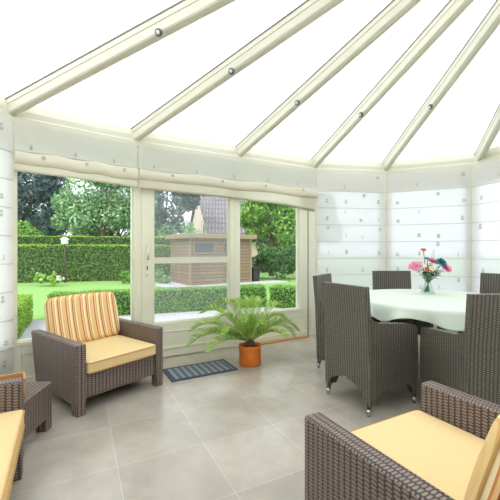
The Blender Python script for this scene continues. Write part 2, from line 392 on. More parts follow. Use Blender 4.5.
# low wall with a raised panel, window above
def kick(x0, x1, z1, parent, name='kick_panel', y=.02):
    m = MB().box(x0, x1, y, y + .07, 0, z1)
    m.box(x0, x1, y - .016, y, 0, .075)                       # skirting
    m.box(x0, x0 + .07, y - .012, y, .075, z1); m.box(x1 - .07, x1, y - .012, y, .075, z1); m.box(x0 + .07, x1 - .07, y - .012, y, z1 - .085, z1)
    return m.build(name, 'cream', parent, bevel=.005)
def pane(x0, x1, z0, z1, parent, mat='glass', y=.045):
    return MB().box(x0, x1, y, y + .006, z0, z1).build('pane', mat, parent)
def frame(x0, x1, z0, z1, wl, wr, wb, wt, parent, y0=.0, y1=.08, name='frame', bead=True):
    m = MB(); m.box(x0, x0 + wl, y0, y1, z0, z1); m.box(x1 - wr, x1, y0, y1, z0, z1)
    m.box(x0 + wl, x1 - wr, y0, y1, z0, z0 + wb); m.box(x0 + wl, x1 - wr, y0, y1, z1 - wt, z1)
    if bead:
        a, b, c, d = x0 + wl, x1 - wr, z0 + wb, z1 - wt; t = .012; q0, q1 = y0 + .02, y1 - .01
        m.box(a, a + t, q0, q1, c, d); m.box(b - t, b, q0, q1, c, d); m.box(a + t, b - t, q0, q1, c, c + t); m.box(a + t, b - t, q0, q1, d - t, d)
    return m.build(name, 'cream', parent, bevel=.003)
SILL = .39; HEAD = 2.12
def window(num, i, x0=None, x1=None, wl=.06, wr=.06):
    loc, rz, L = facet(i); r = tag(empty('window_%d' % num, loc, rz), kind='structure')
    x0 = 0 if x0 is None else x0; x1 = L if x1 is None else x1
    kick(x0, x1, SILL - .03, r)
    frame(x0, x1, SILL - .03, HEAD, wl, wr, .03, .05, r)
    MB().box(x0, x1, 0.0, .09, HEAD, EAVE).build('header', 'cream', r)
    pane(x0 + wl, x1 - wr, SILL, HEAD - .05, r)
    return r
window(1, 1, wl=.08, wr=.08)
window(2, 2, wl=.028, wr=.034)
# B side: door + fixed light
loc, rz, LB = facet(3)
w3 = tag(empty('window_3', loc, rz), kind='structure')
frame(1.165, LB, SILL - .03, HEAD, .075, .275, .03, .05, w3); kick(1.165, LB, SILL - .03, w3); pane(1.24, LB - .275, SILL, HEAD - .05, w3)
MB().box(0, LB, 0, .09, HEAD, EAVE).build('header', 'cream', w3)
MB().box(LB - .13, LB - .122, -.006, 0, 0, HEAD).build('frame_joint', 'dark', w3)
MB().box(1.25, 2.28, -.07, .005, .0, .016).build('threshold', 'timber', w3, bevel=.004)
d1 = tag(empty('door_1', loc, rz), kind='structure')
frame(.045, 1.165, .012, HEAD, .134, .064, .378, .05, d1, .004, .074, 'leaf_frame')
m = MB().box(.0, .043, 0, .08, 0, HEAD); m.build('jamb', 'cream', d1, bevel=.003)
m = MB().box(.1, 1.12, -.004, .004, .1, .118).box(.1, 1.12, -.004, .004, .285, .297); m.build('door_moulding', 'cream', d1, bevel=.002)
pane(.179, 1.101, SILL, HEAD - .05, d1, 'door_glass')
MB().box(.179, 1.101, .03, .04, 1.05, 1.118).build('crossbar', 'beam', d1)
h = MB().box(.09, .122, -.004, .004, .9, 1.27).build('handle_plate', 'cream', d1, bevel=.003)
MB().tube([(.106, -.003, 1.1), (.106, -.045, 1.1), (.106, -.05, 1.13), (.106, -.05, 1.25)], .0085).build('door_handle', 'chrome', h)
MB().box(.1, .112, -.007, 0, .985, 1.025).build('keyhole', 'dark', h); MB().tube([(.106, -.008, .93), (.106, 0, .93)], .009).build('screw', 'chrome', h)
window(4, 4); window(5, 5); window(6, 6)
window(7, 0 if False else 1) if False else None

# ------------------------------------------------------------------ blinds
def lowered_blind(i, label, z_low=.13, x_in=.025, ztop=EAVE - .002):
    loc, rz, L = facet(i); r = tag(empty('roman_blind', loc, rz), label, 'blind', 'roman blinds around the conservatory')
    zs = [ztop, 2.036] + [2.036 - .238 * k for k in range(1, 12)]; zs = [z for z in zs if z > z_low + .05] + [z_low]
    x0, x1 = x_in, L - x_in; Y = -.028
    rnd = random.Random(i * 7 + 1); m = MB()
    for a, b in zip(zs, zs[1:]):
        nx, nz = 10, 6; vs = []; uv = []
        for q in range(nz + 1):
            for p in range(nx + 1):
                t = q / nz; x = x0 + (x1 - x0) * p / nx
                y = Y - .012 * math.sin(math.pi * t) * (1 if b < 2.0 else .25) - .004 * math.sin(9 * x + a * 5) * math.sin(math.pi * t)
                vs.append((x, y, a + (b - a) * t)); uv.append((x, a + (b - a) * t))
        m.poly(vs, [(q * (nx + 1) + p, q * (nx + 1) + p + 1, (q + 1) * (nx + 1) + p + 1, (q + 1) * (nx + 1) + p) for q in range(nz) for p in range(nx)], 0, True, uv)
    # embroidered motifs woven into the cloth
    cols = [.12, .38, .62, .88]
    for k, (a, b) in enumerate(zip(zs, zs[1:])):
        for j, c in enumerate(cols):
            if (k + j) % 2 == 0 and k > 0 and rnd.random() < .4: continue
            if k == 0 and j % 2 == 0: continue
            x = x0 + (x1 - x0) * c + rnd.uniform(-.03, .03); z = b + (.05 if (j + k) % 3 else .17) + rnd.uniform(-.02, .02)
            if z > a - .06: continue
            y = Y - .0135 * math.sin(math.pi * (a - z) / (a - b)) * (1 if b < 2.0 else .25) - .008
            wv, hv = rnd.choice([(.034, .055), (.042, .055), (.018, .045), (.046, .04)])
            m.poly([(x, y, z), (x + wv, y, z), (x + wv, y, z + hv * .45), (x, y, z + hv * .45)], [(0, 1, 2, 3)], 1)
            m.poly([(x + .004, y, z + hv * .6), (x + wv - .003, y, z + hv * .6), (x + wv - .003, y, z + hv), (x + .004, y, z + hv)], [(0, 1, 2, 3)], 1)
    m.build('fabric', ['blind', 'motif'], r, fix=False)
    for z in zs[1:]:
        MB().box(x0 - .004, x1 + .004, Y - .008, Y + .002, z - .004, z + .003).build('batten', 'batten', r, bevel=.002)
    return r
lowered_blind(1, 'lowered white roman blind at the far left edge, beside the left garden window', .16)
lowered_blind(4, 'lowered white roman blind just right of the garden door wall')
lowered_blind(5, 'lowered white roman blind straight behind the vase of flowers')
lowered_blind(6, 'lowered white roman blind at the far right edge of the room')
def raised_blind(i, label, zl, zr):
    loc, rz, L = facet(i); r = tag(empty('roman_blind', loc, rz), label, 'blind', 'roman blinds around the conservatory')
    x0, x1 = .015, L - .012; nx = 40
    def sheet(prof, fn=None):
        vs = []; uv = []
        for (y, z) in prof:
            for p in range(nx + 1):
                t = p / nx; x = x0 + (x1 - x0) * t; yy, zz = (y, z) if fn is None else fn(t, y, z); vs.append((x, yy, zz)); uv.append((x, zz))
        n = len(prof)
        return MB().poly(vs, [(q * (nx + 1) + p, q * (nx + 1) + p + 1, (q + 1) * (nx + 1) + p + 1, (q + 1) * (nx + 1) + p) for q in range(n - 1) for p in range(nx)], 0, True, uv)
    zb = 2.06
    m = sheet([(-.03, EAVE - .002), (-.032, 2.2), (-.034, zb)])
    for k in range(5 if L > 1.5 else 3):
        x = x0 + (x1 - x0) * (k + .3) / (5 if L > 1.5 else 3)
        m.poly([(x, -.0385, zb + .02), (x + .026, -.0385, zb + .02), (x + .02, -.0385, zb + .06), (x + .01, -.0385, zb + .06)], [(0, 1, 2, 3)], 1)
    m.build('header_fabric', ['blind_top', 'motif'], r, fix=False)
    MB().box(x0 - .004, x1 + .004, -.05, -.03, zb - .006, zb + .006).build('batten', 'batten', r, bevel=.002)
    def roll(t, y, z):
        zz = z - (.01 + .02 * t if z < zb - .02 else 0) - .006 * math.sin(t * 17); return y - .004 * math.sin(t * 23 + z * 40), zz
    m = sheet([(-.04, zb), (-.062, zb - .02), (-.074, zb - .06), (-.07, zb - .095), (-.05, zb - .105), (-.042, zb - .095)], roll)
    for k in range(4 if L > 1.5 else 3):
        x = x0 + (x1 - x0) * (k + .55) / (4 if L > 1.5 else 3)
        m.poly([(x, -.08, zb - .03), (x + .03, -.08, zb - .03), (x + .03, -.083, zb - .06), (x, -.083, zb - .06)], [(0, 1, 2, 3)], 1)
    m.build('front_fold', ['blind_fold', 'motif'], r, fix=False)
    def back_(t, y, z):
        low = zl + (zr - zl) * t ** 2.2; f = (zb - .06 - z) / .16; sag = 0
        zz = zb - .06 - f * (zb - .06 - low)
        if zr < zl - .05 and t > .62: y -= .035 * math.sin((t - .62) / .38 * math.pi * 1.6) * f
        return y - .003 * math.sin(t * 19), zz
    m = sheet([(-.04, zb - .06), (-.052, zb - .12), (-.055, zb - .19), (-.046, zb - .22), (-.036, zb - .205)], back_)
    m.build('rear_fold', 'blind_fold', r, fix=False)
raised_blind(2, 'raised cream roman blind gathered above the left garden window', 1.875, 1.85)
raised_blind(3, 'raised cream roman blind gathered above the glazed door, sagging at its right end', 1.84, 1.745)

# ------------------------------------------------------------------ rafter fittings
for p, t, lab in (((V[2]), .341, 'small round metal fitting on the leftmost roof rafter'), (V[3], .323, 'small round metal fitting on the second roof rafter from the left'),
                  ((-.12, 4.23), .285, 'small round metal fitting on the third rafter, above the middle of the door wall'),
                  (V[4], .307, 'small round metal fitting on the fourth roof rafter from the left'), (V[5], .361, 'small round metal fitting on the rafter above the flower vase')):
    a = Vector((p[0], p[1], ZB)); d = APEX - a; c = a + d * t; dn = d.normalized(); s = dn.cross(Vector((0, 0, 1))).normalized()
    if s.y > 0: s = -s
    u = (-(s.cross(dn))); u = u if u.z < 0 else -u
    c = c + s * .037 + Vector((0, 0, .002))
    e = tag(empty('rafter_spotlight', c), lab, 'light fitting', 'fittings on the roof rafters')
    ax = (s * .9 + u * .45).normalized()
    MB().tube([-ax * .004, ax * .012, ax * .018], [.027, .027, .021], 20).build('ring', 'ring', e)
    MB().tube([ax * .0175, ax * .021], .014, 14).build('lens', 'white', e)

# ------------------------------------------------------------------ lounge chairs
def cushion(w, d, h, r, dome=0, n=10, crown=0):
    """rounded box grid centred at the origin; dome bulges top and bottom, crown bulges the sides"""
    m = MB(); vs = {}; out = []; uv = []; K = 8; n = 2 * n
    def key(i, j, k): return (i, j, k)
    def pt(i, j, k):
        if (i, j, k) in vs: return vs[(i, j, k)]
        g = lambda q: .5 * (q - .5) - .25 * math.cos(math.pi * q)
        p = Vector((g(i / n) * w, g(j / n) * d, (k / K - .5) * h))
        c = Vector((max(-w / 2 + r, min(w / 2 - r, p.x)), max(-d / 2 + r, min(d / 2 - r, p.y)), max(-h / 2 + r, min(h / 2 - r, p.z))))
        q = p - c
        if q.length > 1e-6: p = c + q.normalized() * r
        fx = 1 - (2 * p.x / w) ** 2; fy = 1 - (2 * p.y / d) ** 2
        p.z += dome * (2 * p.z / h) * max(0, fx) ** .7 * max(0, fy) ** .7
        p.x += crown * (2 * p.x / w) * max(0, fy); p.y += crown * (2 * p.y / d) * max(0, fx)
        vs[(i, j, k)] = len(out); out.append(p); uv.append((p.x + p.z, p.y)); return vs[(i, j, k)]
    fs = []
    # denser near the rims
    for i in range(n):
        for j in range(n):
            fs.append((pt(i, j, K), pt(i + 1, j, K), pt(i + 1, j + 1, K), pt(i, j + 1, K)))
            fs.append((pt(i, j + 1, 0), pt(i + 1, j + 1, 0), pt(i + 1, j, 0), pt(i, j, 0)))
    for i in range(n):
        for k in range(K):
            fs.append((pt(i, 0, k), pt(i + 1, 0, k), pt(i + 1, 0, k + 1), pt(i, 0, k + 1))); fs.append((pt(i + 1, n, k), pt(i, n, k), pt(i, n, k + 1), pt(i + 1, n, k + 1)))
            fs.append((pt(0, i + 1, k), pt(0, i, k), pt(0, i, k + 1), pt(0, i + 1, k + 1))); fs.append((pt(n, i, k), pt(n, i + 1, k), pt(n, i + 1, k + 1), pt(n, i, k + 1)))
    m.poly(out, fs, 0, True, uv)
    return m
def rim(w, d, z, r, n=6, crown=0):
    pts = []
    for cx, cy, a0 in ((w / 2 - r, d / 2 - r, 0), (-w / 2 + r, d / 2 - r, 90), (-w / 2 + r, -d / 2 + r, 180), (w / 2 - r, -d / 2 + r, 270)):
        for k in range(n + 1):
            a = R(a0 + 90 * k / n); pts.append((cx + r * math.cos(a), cy + r * math.sin(a), z))
    full = []
    for a, b in zip(pts, pts[1:] + pts[:1]):
        k = 10 if (Vector(a) - Vector(b)).length > .1 else 1
        full += [tuple(Vector(a).lerp(Vector(b), i / k)) for i in range(k)]
    full = [(x + crown * (2 * x / w) * max(0, 1 - (2 * y / d) ** 2), y + crown * (2 * y / d) * max(0, 1 - (2 * x / w) ** 2), z) for x, y, z in full]
    return full + [full[0]]
def lounge_chair(loc, rz, label, W=.74, D=.74, A=.085):
    """local axes: front is -y, origin on the floor at the middle"""
    t = tag(empty('rattan_armchair', loc, rz), label, 'armchair', 'rattan lounge armchairs')
    H = .515; x = W / 2; y = D / 2
    for s in (-1, 1):
        a, b = (s * x, s * (x - A)) if s < 0 else (s * (x - A), s * x)
        m = MB()   # side panel, its back edge raked
        m.prism([(-y, .075), (y - .1, .075), (y - .07, .2), (y, H - .02), (y, H), (-y, H)], a, b, 'x')
        m.build('arm', 'rattan', t, bevel=.012, seg=3)
        for yy in (-y + .002, y - .16):
            MB().box(a + .004, b - .004, yy, yy + .075, 0, .085).build('leg', 'rattan', t, bevel=.005)
    MB().box(-x + A, x - A, -y + .02, -y + .07, .105, .285).build('front_apron', 'rattan', t, bevel=.008)
    MB().box(-x + A, x - A, -y + .07, y - .12, .235, .28).build('seat_deck', 'rattan', t)
    m = MB().hexa([(-x + A, y - .14, .1), (x - A, y - .14, .1), (x - A, y - .1, .1), (-x + A, y - .1, .1), (-x + A, y - .04, H - .03), (x - A, y - .04, H - .03), (x - A, y, H - .03), (-x + A, y, H - .03)])
    m.build('backrest', 'rattan', t, bevel=.01)
    cw, cdp, ch = W - 2 * A - .012, D - .16, .095
    c = cushion(cw, cdp, ch, .022, .008, 14).build('seat_cushion', 'tan', t); c.location = (0, -y + cdp / 2 - .012, .285 + ch / 2)
    for z in (ch / 2 - .012, -ch / 2 + .012):
        MB().tube(rim(cw + .001, cdp + .001, z, .03), .0045, 6, cap=False).build('piping', 'tan_piping', c)
    bw, bh, bt = W - 2 * A - .01, .415, .125
    b = cushion(bw, bh, bt, .04, .028, 14, .012).build('back_cushion', 'stripe', t)
    b.location = (0, y - .15, .375 + bh / 2 - .005); b.rotation_euler = (R(90 - 16), 0, 0)
    MB().tube(rim(bw + .001, bh + .001, .028, .042, crown=.012), .005, 6, cap=False).build('piping', 'tan_piping', b)
    return t
def chair_at(front_left, ang_front, W, D):
    """front_left: floor point of the outer front corner on the viewer-left end; ang_front: direction from it along the front edge"""
    f = dirv(ang_front); bk = dirv(ang_front + 90); c = Vector(front_left + (0,)) + f * W / 2 + bk * D / 2
    return (c.x, c.y, 0), R(ang_front)
L_, r_ = chair_at((-1.237, 2.421), 53, .77, .79); lounge_chair(L_, r_, 'brown rattan armchair with striped back cushion standing by the left garden window', .77, .79, .075)
# far right one: its front faces away from us, up and left
L_, r_ = chair_at((.955, 1.80), 208, .83, .825); lounge_chair(L_, r_, 'large brown rattan armchair in the right foreground, seen from behind its striped cushion', .83, .825)
# near left one
L_, r_ = chair_at((-.653, .794), 118.7, 1.2, .78); lounge_chair(L_, r_, 'brown rattan armchair cut off by the lower left edge of the photo', 1.2, .78)

# small rattan side table with a wooden box on it
t = tag(empty('side_table', (-1.525, 2.1, 0), R(4)), 'small square brown rattan side table between the two left armchairs', 'side table')
MB().box(-.2, .2, -.2, .2, .285, .31).build('table_top', 'rattan', t, bevel=.006)
MB().box(-.195, .195, -.195, .195, .085, .285).build('apron', 'rattan', t, bevel=.006)
for sx_ in (-1, 1):
    for sy_ in (-1, 1): MB().box(sx_ * .16 - .035, sx_ * .16 + .035, sy_ * .16 - .035, sy_ * .16 + .035, 0, .09).build('leg', 'rattan', t, bevel=.004)
m = MB(); s = .07; q = .012; z0, z1 = .0, .112
m.box(-s, s, -s, s, z0, .012); m.box(-s, s, -s, -s + q, .012, z1); m.box(-s, s, s - q, s, .012, z1); m.box(-s, -s + q, -s + q, s - q, .012, z1); m.box(s - q, s, -s + q, s - q, .012, z1)
tag(m.build('wooden_box', 'timber', loc=(-1.455, 2.075, .312), rz=R(35), bevel=.003), 'small open wooden box standing on the side table behind the left chair arm', 'box')

# ------------------------------------------------------------------ dining set
def dining_chair():
    """front is -y? here: front is +y, origin on the floor under the seat centre"""
    t = empty('dining_chair'); hw = .24; B = -.27; F = .25
    lean = lambda z: -.10 * max(0, (z - .42)) / .5 * .42
    n = 12
    # back panel with an arched lower edge
    low = [(-hw + .035 + (2 * hw - .07) * k / n, .092 + .115 * math.sin(math.pi * k / n) ** .5) for k in range(n + 1)]
    out = [(-hw, .09)] + [(-hw + .035, .09)] + low + [(hw - .035, .09), (hw, .09), (hw + .005, .3), (hw - .002, .6), (hw - .004, .935), (-hw + .004, .935), (-hw + .002, .6), (-hw - .005, .3)]
    # extra rows so the lean bends at the seat
    m = MB(); m.prism(out, B, B + .045, 'y', off=lean); b = m.build('backrest', 'rattan_dining', t, bevel=.01)
    MB().box(-.022, .022, B - .004, B + .002, .205, .222).build('metal_tag', 'steel', b)
    for s in (-1, 1):
        low = [(B + .08 + (F - B - .125) * k / n, .092 + .105 * math.sin(math.pi * k / n) ** .5) for k in range(n + 1)]
        arm = [(F - .0, .59), (F - .02, .614), (F - .1, .632), (F - .25, .648), (B + .1, .665), (B + .03, .70)]
        out = [(B + .045, .09), (B + .08, .09)] + low + [(F - .045, .09), (F - .005, .09), (F + .01, .35)] + arm + [(B + .025, .70), (B + .045, .42)]
        a, c = (-hw, -hw + .045) if s < 0 else (hw - .045, hw)
        MB().prism(out, a, c, 'x').build('side_panel', 'rattan_dining', t, bevel=.01)
        for yy, back_leg in ((B + .022, True), (F - .022, False)):
            x = s * (hw - .024)
            l = MB().tube([(x, yy, .1), (x * 1.01, yy + (-.006 if back_leg else .006), .045)], [.027, .016], 12).build('leg', 'rattan_dining', t)
            MB().tube([(x * 1.01, yy + (-.006 if back_leg else .006), .048), (x * 1.012, yy + (-.008 if back_leg else .008), 0)], [.0165, .0135], 12).build('leg_cap', 'steel', l)
    low = [(-hw + .05 + (2 * hw - .1) * k / n, .2 + .07 * math.sin(math.pi * k / n)) for k in range(n + 1)]
    MB().prism(low + [(hw - .046, .42), (-hw + .046, .42)], F - .05, F - .01, 'y').build('front_apron', 'rattan_dining', t, bevel=.006)
    MB().box(-hw + .046, hw - .046, B + .046, F - .012, .39, .43).build('seat', 'rattan_dining', t, bevel=.01)
    return t
proto = dining_chair()
def face(rear, ang): # centre from rear mid point
    d = dirv(ang); return (rear[0] + d.x * .27, rear[1] + d.y * .27, 0), R(ang - 90)
spots = [((.743, 2.641), 27.3, 'grey rattan dining chair nearest the potted palm, its back and silver tag towards us'),
         ((.80, 3.66), -31, 'grey rattan dining chair left of the table, half hidden behind the nearest chair'),
         ((1.80, 4.31), -90, 'grey rattan dining chair behind the table, its back left of the flower vase'),
         ((1.55, 2.07), 92, 'grey rattan dining chair at the right edge, its tall back towards us, before the table'),
         ((2.80, 3.74), 214, 'grey rattan dining chair at the right edge on the far side of the table')]
for i, (rr, ang, lab) in enumerate(spots):
    o = proto if i == 0 else copy_tree(proto)
    o.location, o.rotation_euler.z = face(rr, ang)[0], face(rr, ang)[1]
    tag(o, lab, 'chair', 'rattan chairs around the table')
TC = Vector((1.74, 3.22, 0))
t = tag(empty('dining_table', TC), 'round dining table under the pale cloth, ringed by rattan chairs', 'table')
MB().lathe([(0, .705), (.66, .705), (.68, .712), (.68, .735), (.67, .742), (0, .742)], 48).build('table_top', 'rattan_dining', t)
for k in range(4):
    a = R(45 + 90 * k + 5); x, y = .33 * math.cos(a), .33 * math.sin(a)
    MB().box(x - .03, x + .03, y - .03, y + .03, 0, .706).build('leg', 'rattan_dining', t, bevel=.005)
# cloth
nr, na = 22, 160; vs = []; uv = []
def hem(a):
    return .66 + .012 * math.sin(3 * a + 1) - .062 * math.exp(-(((a + math.pi) % (2 * math.pi) - math.pi - R(-106)) / R(13)) ** 2) - .062 * math.exp(-(((a + math.pi) % (2 * math.pi) - math.pi - R(-148)) / R(9)) ** 2) + .01 * math.sin(7 * a)
for j in range(nr + 1):
    for k in range(na):
        a = 2 * math.pi * k / na
        if j <= 10: r, z = .705 * j / 10, .748
        else:
            f = (j - 10) / (nr - 10); hz = hem(a); ripple = (.026 * math.sin(13 * a + 1.3 * math.sin(2 * a)) + .009 * math.sin(29 * a + 2)) * f ** 1.3
            th = min(1, f * 3) * math.pi / 2
            r = .705 + .022 * math.sin(th) + .03 * f + ripple; z = .748 - .02 * (1 - math.cos(th)) - (.728 - hz) * max(0, f - .12) / .88
        vs.append((r * math.cos(a), r * math.sin(a), z)); uv.append((vs[-1][0], vs[-1][1]))
fs = [(j * na + k, j * na + (k + 1) % na, (j + 1) * na + (k + 1) % na, (j + 1) * na + k) for j in range(nr) for k in range(na)]
o = MB().poly(vs, fs, 0, True, uv).build('tablecloth', 'cloth', loc=TC, fix=False)
md = o.modifiers.new('thick', 'SOLIDIFY'); md.thickness = .003
tag(o, 'pale sage tablecloth draped over the round dining table', 'tablecloth')
# vase
VP = Vector((1.83, 3.50, .7485))
prof = [(.0, .0), (.066, .0), (.07, .006), (.062, .03), (.04, .075), (.028, .11), (.03, .14), (.042, .18), (.056, .215), (.059, .225), (.0555, .225), (.05, .21), (.036, .17), (.025, .135), (.022, .11), (.033, .075), (.052, .03), (.05, .012), (.0, .011)]
tag(MB().lathe(prof, 40).build('glass_vase', 'vase', loc=VP), 'waisted clear glass vase standing on the tablecloth', 'vase')
def bloom(c, r, nlay, mb, seed, ax=Vector((0, 0, 1)), cup=.6):
    rnd = random.Random(seed); ax = Vector(ax).normalized(); q = ax.to_track_quat('Z', 'Y')
    for l in range(nlay):
        f = (l + 1) / nlay; k = 5 + l * 2
        for i in range(k):
            a = 2 * math.pi * (i + .5 * l) / k + rnd.uniform(-.15, .15); el = R(88 - 82 * f * (1 - cup * .35)) + rnd.uniform(-.12, .12)
            d = Vector((math.cos(a) * math.cos(el), math.sin(a) * math.cos(el), math.sin(el))); s = Vector((-math.sin(a), math.cos(a), 0))
            L = r * (.6 + .4 * f) * rnd.uniform(.85, 1.1); wd = L * .42; n_ = d.cross(s) * -1
            pts = [Vector((0, 0, 0)), d * L * .5 - s * wd + n_ * -L * .1, d * L * .95 - s * wd * .55, d * L + n_ * L * .12, d * L * .95 + s * wd * .55, d * L * .5 + s * wd + n_ * -L * .1, d * L * .55 + n_ * -L * .16]
            mb.poly([c + q @ p for p in pts], [(0, 1, 6), (1, 2, 6), (2, 3, 6), (3, 4, 6), (4, 5, 6), (5, 0, 6)], 0, True)
def flower(label, cat, head, r, mat, seed, nlay=4, off=(0, 0), leaf=True, name='cut_flower', cup=.6):
    head = Vector(head); foot = Vector((-head.x * .22 + off[0] * .01, -head.y * .22 + off[1] * .01, .02)); mid = Vector((head.x * .07, head.y * .07, .125))
    t = tag(empty(name, VP), label, cat, 'flowers in the vase')
    pts = [foot, (foot + mid) / 2, mid, mid.lerp(head, .5) + Vector((head.x * .05, head.y * .05, -.01)), head]
    MB().tube(pts, .0032, 6).build('stem', 'stem', t)
    m = MB(); ax = (head - mid).normalized(); ax = (ax + Vector((0, -.55, .2))).normalized()
    bloom(head - ax * r * .35, r, nlay, m, seed, ax, cup); m.build('bloom', mat, t, fix=False)
    if leaf:
        rnd = random.Random(seed + 50); m = MB()
        for k in range(7):
            c = mid.lerp(head, .25 + .09 * k); a = rnd.uniform(0, 6.28); d = Vector((math.cos(a), math.sin(a), rnd.uniform(-.1, .6))).normalized(); s = d.cross(Vector((0, 0, 1))).normalized(); L = rnd.uniform(.04, .065)
            m.poly([c, c + d * L * .5 - s * L * .24, c + d * L + Vector((0, 0, -.01)), c + d * L * .5 + s * L * .24], [(0, 1, 2), (0, 2, 3)])
        m.build('leaf', 'leafdk', t, fix=False)
flower('large pink peony at the left of the vase', 'flower', (-.135, -.02, .29), .08, 'pink', 1, 5)
flower('large pink peony at the right of the vase, below the teal bloom', 'flower', (.145, -.07, .285), .08, 'pink', 2, 5)
flower('pink peony at the top centre of the bouquet', 'flower', (.05, .0, .34), .066, 'pink', 3, 4)
flower('small coral flower on the tallest thin stem', 'flower', (-.045, 0, .455), .034, 'coral', 4, 3, leaf=False)
flower('teal blue bloom at the upper right of the bouquet', 'flower', (.105, -.075, .335), .062, 'teal', 5, 3, cup=.2)
flower('pale blue small bloom at the top of the bouquet, left of centre', 'flower', (.005, .02, .365), .034, 'bluep', 6, 3)
flower('cream white blossom low in the centre of the bouquet', 'flower', (.012, -.075, .268), .042, 'whitep', 7, 3)
flower('cream white blossom beside the left pink peony', 'flower', (-.075, -.05, .295), .036, 'whitep', 8, 3)
flower('small coral bud low on the left side of the bouquet', 'flower', (-.04, -.075, .255), .03, 'coral', 9, 3)
for k, (hx, hy, hz, lab) in enumerate(((-.05, -.05, .25, 'short leafy green sprig at the left side of the vase mouth'), (.05, -.055, .25, 'short leafy green sprig at the right side of the vase mouth'),
                                      (.13, .0, .24, 'leafy green sprig pointing out to the lower right of the bouquet'), (-.06, .02, .33, 'leafy green sprig rising behind the left pink peony'), (.03, .03, .3, 'leafy green sprig in the middle of the bouquet'))):
    t = tag(empty('leaf_sprig', VP), lab, 'foliage', 'flowers in the vase'); head = Vector((hx, hy, hz)); mid = Vector((hx * .1, hy * .1, .12))
    MB().tube([Vector((-hx * .2, -hy * .2, .02)), mid, mid.lerp(head, .5), head], .0028, 6).build('stem', 'stem', t)
    m = MB(); rnd = random.Random(k + 80)
    for q in range(16):
        c = mid.lerp(head, rnd.uniform(.45, 1)); a = rnd.uniform(0, 6.28); d = Vector((math.cos(a), math.sin(a), rnd.uniform(-.2, .9))).normalized(); sv = d.cross(Vector((0, 0, 1))).normalized(); L = rnd.uniform(.035, .06)
        m.poly([c, c + d * L * .5 - sv * L * .28, c + d * L + Vector((0, 0, -.01)), c + d * L * .5 + sv * L * .28], [(0, 1, 2), (0, 2, 3)])
    m.build('leaf', 'leafdk', t, fix=False)
t = tag(empty('grass_sprig', VP), 'thin wispy sprig rising above the right of the bouquet', 'flower', 'flowers in the vase')
MB().tube([(-.01, .01, .03), (.01, 0, .125), (.05, .01, .3), (.07, .01, .4), (.055, .01, .445)], [.002, .002, .0018, .0015, .001], 5).build('stem', 'stem', t)
m = MB(); rnd = random.Random(4)
for k in range(9):
    c = Vector((.06 + rnd.uniform(-.02, .02), .01, .37 + .01 * k)); bloom(c, .009, 1, m, k)
m.build('seed_head', 'leafdk', t, fix=False)

# ------------------------------------------------------------------ doormat, palm
o = empty('doormat', (-.50, 3.40, 0), R(28.5)); tag(o, 'grey striped doormat on the tiles in front of the garden door', 'doormat')
MB().box(-.30, .30, -.145, .145, .001, .011).build('pile', 'mat', o)
m = MB(); m.box(-.335, .335, -.18, -.145, .001, .009).box(-.335, .335, .145, .18, .001, .009).box(-.335, -.30, -.145, .145, .001, .009).box(.30, .335, -.145, .145, .001, .009); m.build('border', 'mat_edge', o)
PP = Vector((.0, 3.58, 0))
t = tag(empty('potted_palm', PP), 'small feathery palm in an orange pot in front of the fixed garden window', 'potted plant')
def wob(a, z): return 1 + .026 * math.sin(5 * a + z * 30) + .022 * math.sin(9 * a - z * 55 + 1) + .01 * math.sin(z * 60 + 3 * a)
MB().lathe([(.0, .0), (.105, .0), (.112, .01), (.114, .06), (.115, .12), (.118, .18), (.12, .205), (.112, .208), (.108, .19), (.106, .17), (.0, .17)], 64, wob=wob).build('pot', 'pot', t)
MB().lathe([(0, .165), (.104, .168), (.1, .178), (.05, .19), (0, .192)], 32).build('soil', 'soil', t)
MB().lathe([(0, .17), (.045, .18), (.05, .21), (.042, .25), (.02, .27), (0, .275)], 20, wob=lambda a, z: 1 + .08 * math.sin(8 * a + z * 90)).build('crown_stem', 'bark', t)
def frond(az, L, rise, droop, seed):
    rnd = random.Random(seed); d = dirv(az); sd = Vector((-d.y, d.x, 0)); n = 34; m = MB()
    def P(s): return d * (L * (s * .95 + .02)) * (1 - .12 * s * s) + Vector((0, 0, .24 + rise * math.sin(min(1, s * 1.05) * math.pi * .62) - droop * s ** 2.6)) + sd * (.03 * math.sin(seed) * s * s)
    m.tube([P(k / 12) for k in range(13)], [.006 - .0045 * k / 12 for k in range(13)], 5, 1)
    for k in range(3, n + 1):
        s = k / n; c = P(s); tn = (P(min(1, s + .02)) - P(max(0, s - .02))).normalized(); up = sd.cross(tn); up = up if up.z > 0 else -up
        ll = .135 * math.sin(math.pi * (.12 + .82 * s)) ** .7 * (L / .6) ** .5
        for q in (-1, 1):
            dd = (sd * q * .8 + tn * .66 + up * .5 + Vector((rnd.uniform(-.1, .1), rnd.uniform(-.1, .1), rnd.uniform(-.12, .08)))).normalized()
            wv = tn * .008; e = c + dd * ll + Vector((0, 0, -.1 * ll)); mm = c + dd * ll * .55
            m.poly([c - wv * .6, mm - wv, e, mm + wv, c + wv * .6], [(0, 1, 3, 4), (1, 2, 3)])
    m.build('frond', ['palm', 'palm_rachis'], t, fix=False)
fr = [(203, .76, .16, .12), (192, .72, .24, .08), (220, .62, .10, .10), (232, .48, .22, .06), (262, .32, .3, .02), (296, .34, .28, .02), (330, .50, .16, .06), (10, .62, .24, .14), (24, .64, .20, .20),
      (30, .54, .36, .02), (172, .62, .34, .04), (155, .46, .40, .0), (95, .34, .42, .0), (60, .40, .40, .0), (348, .44, .30, .04), (212, .48, .32, .04), (130, .36, .40, .0), (182, .56, .12, .06)]
for k, a in enumerate(fr): frond(*a, seed=k)

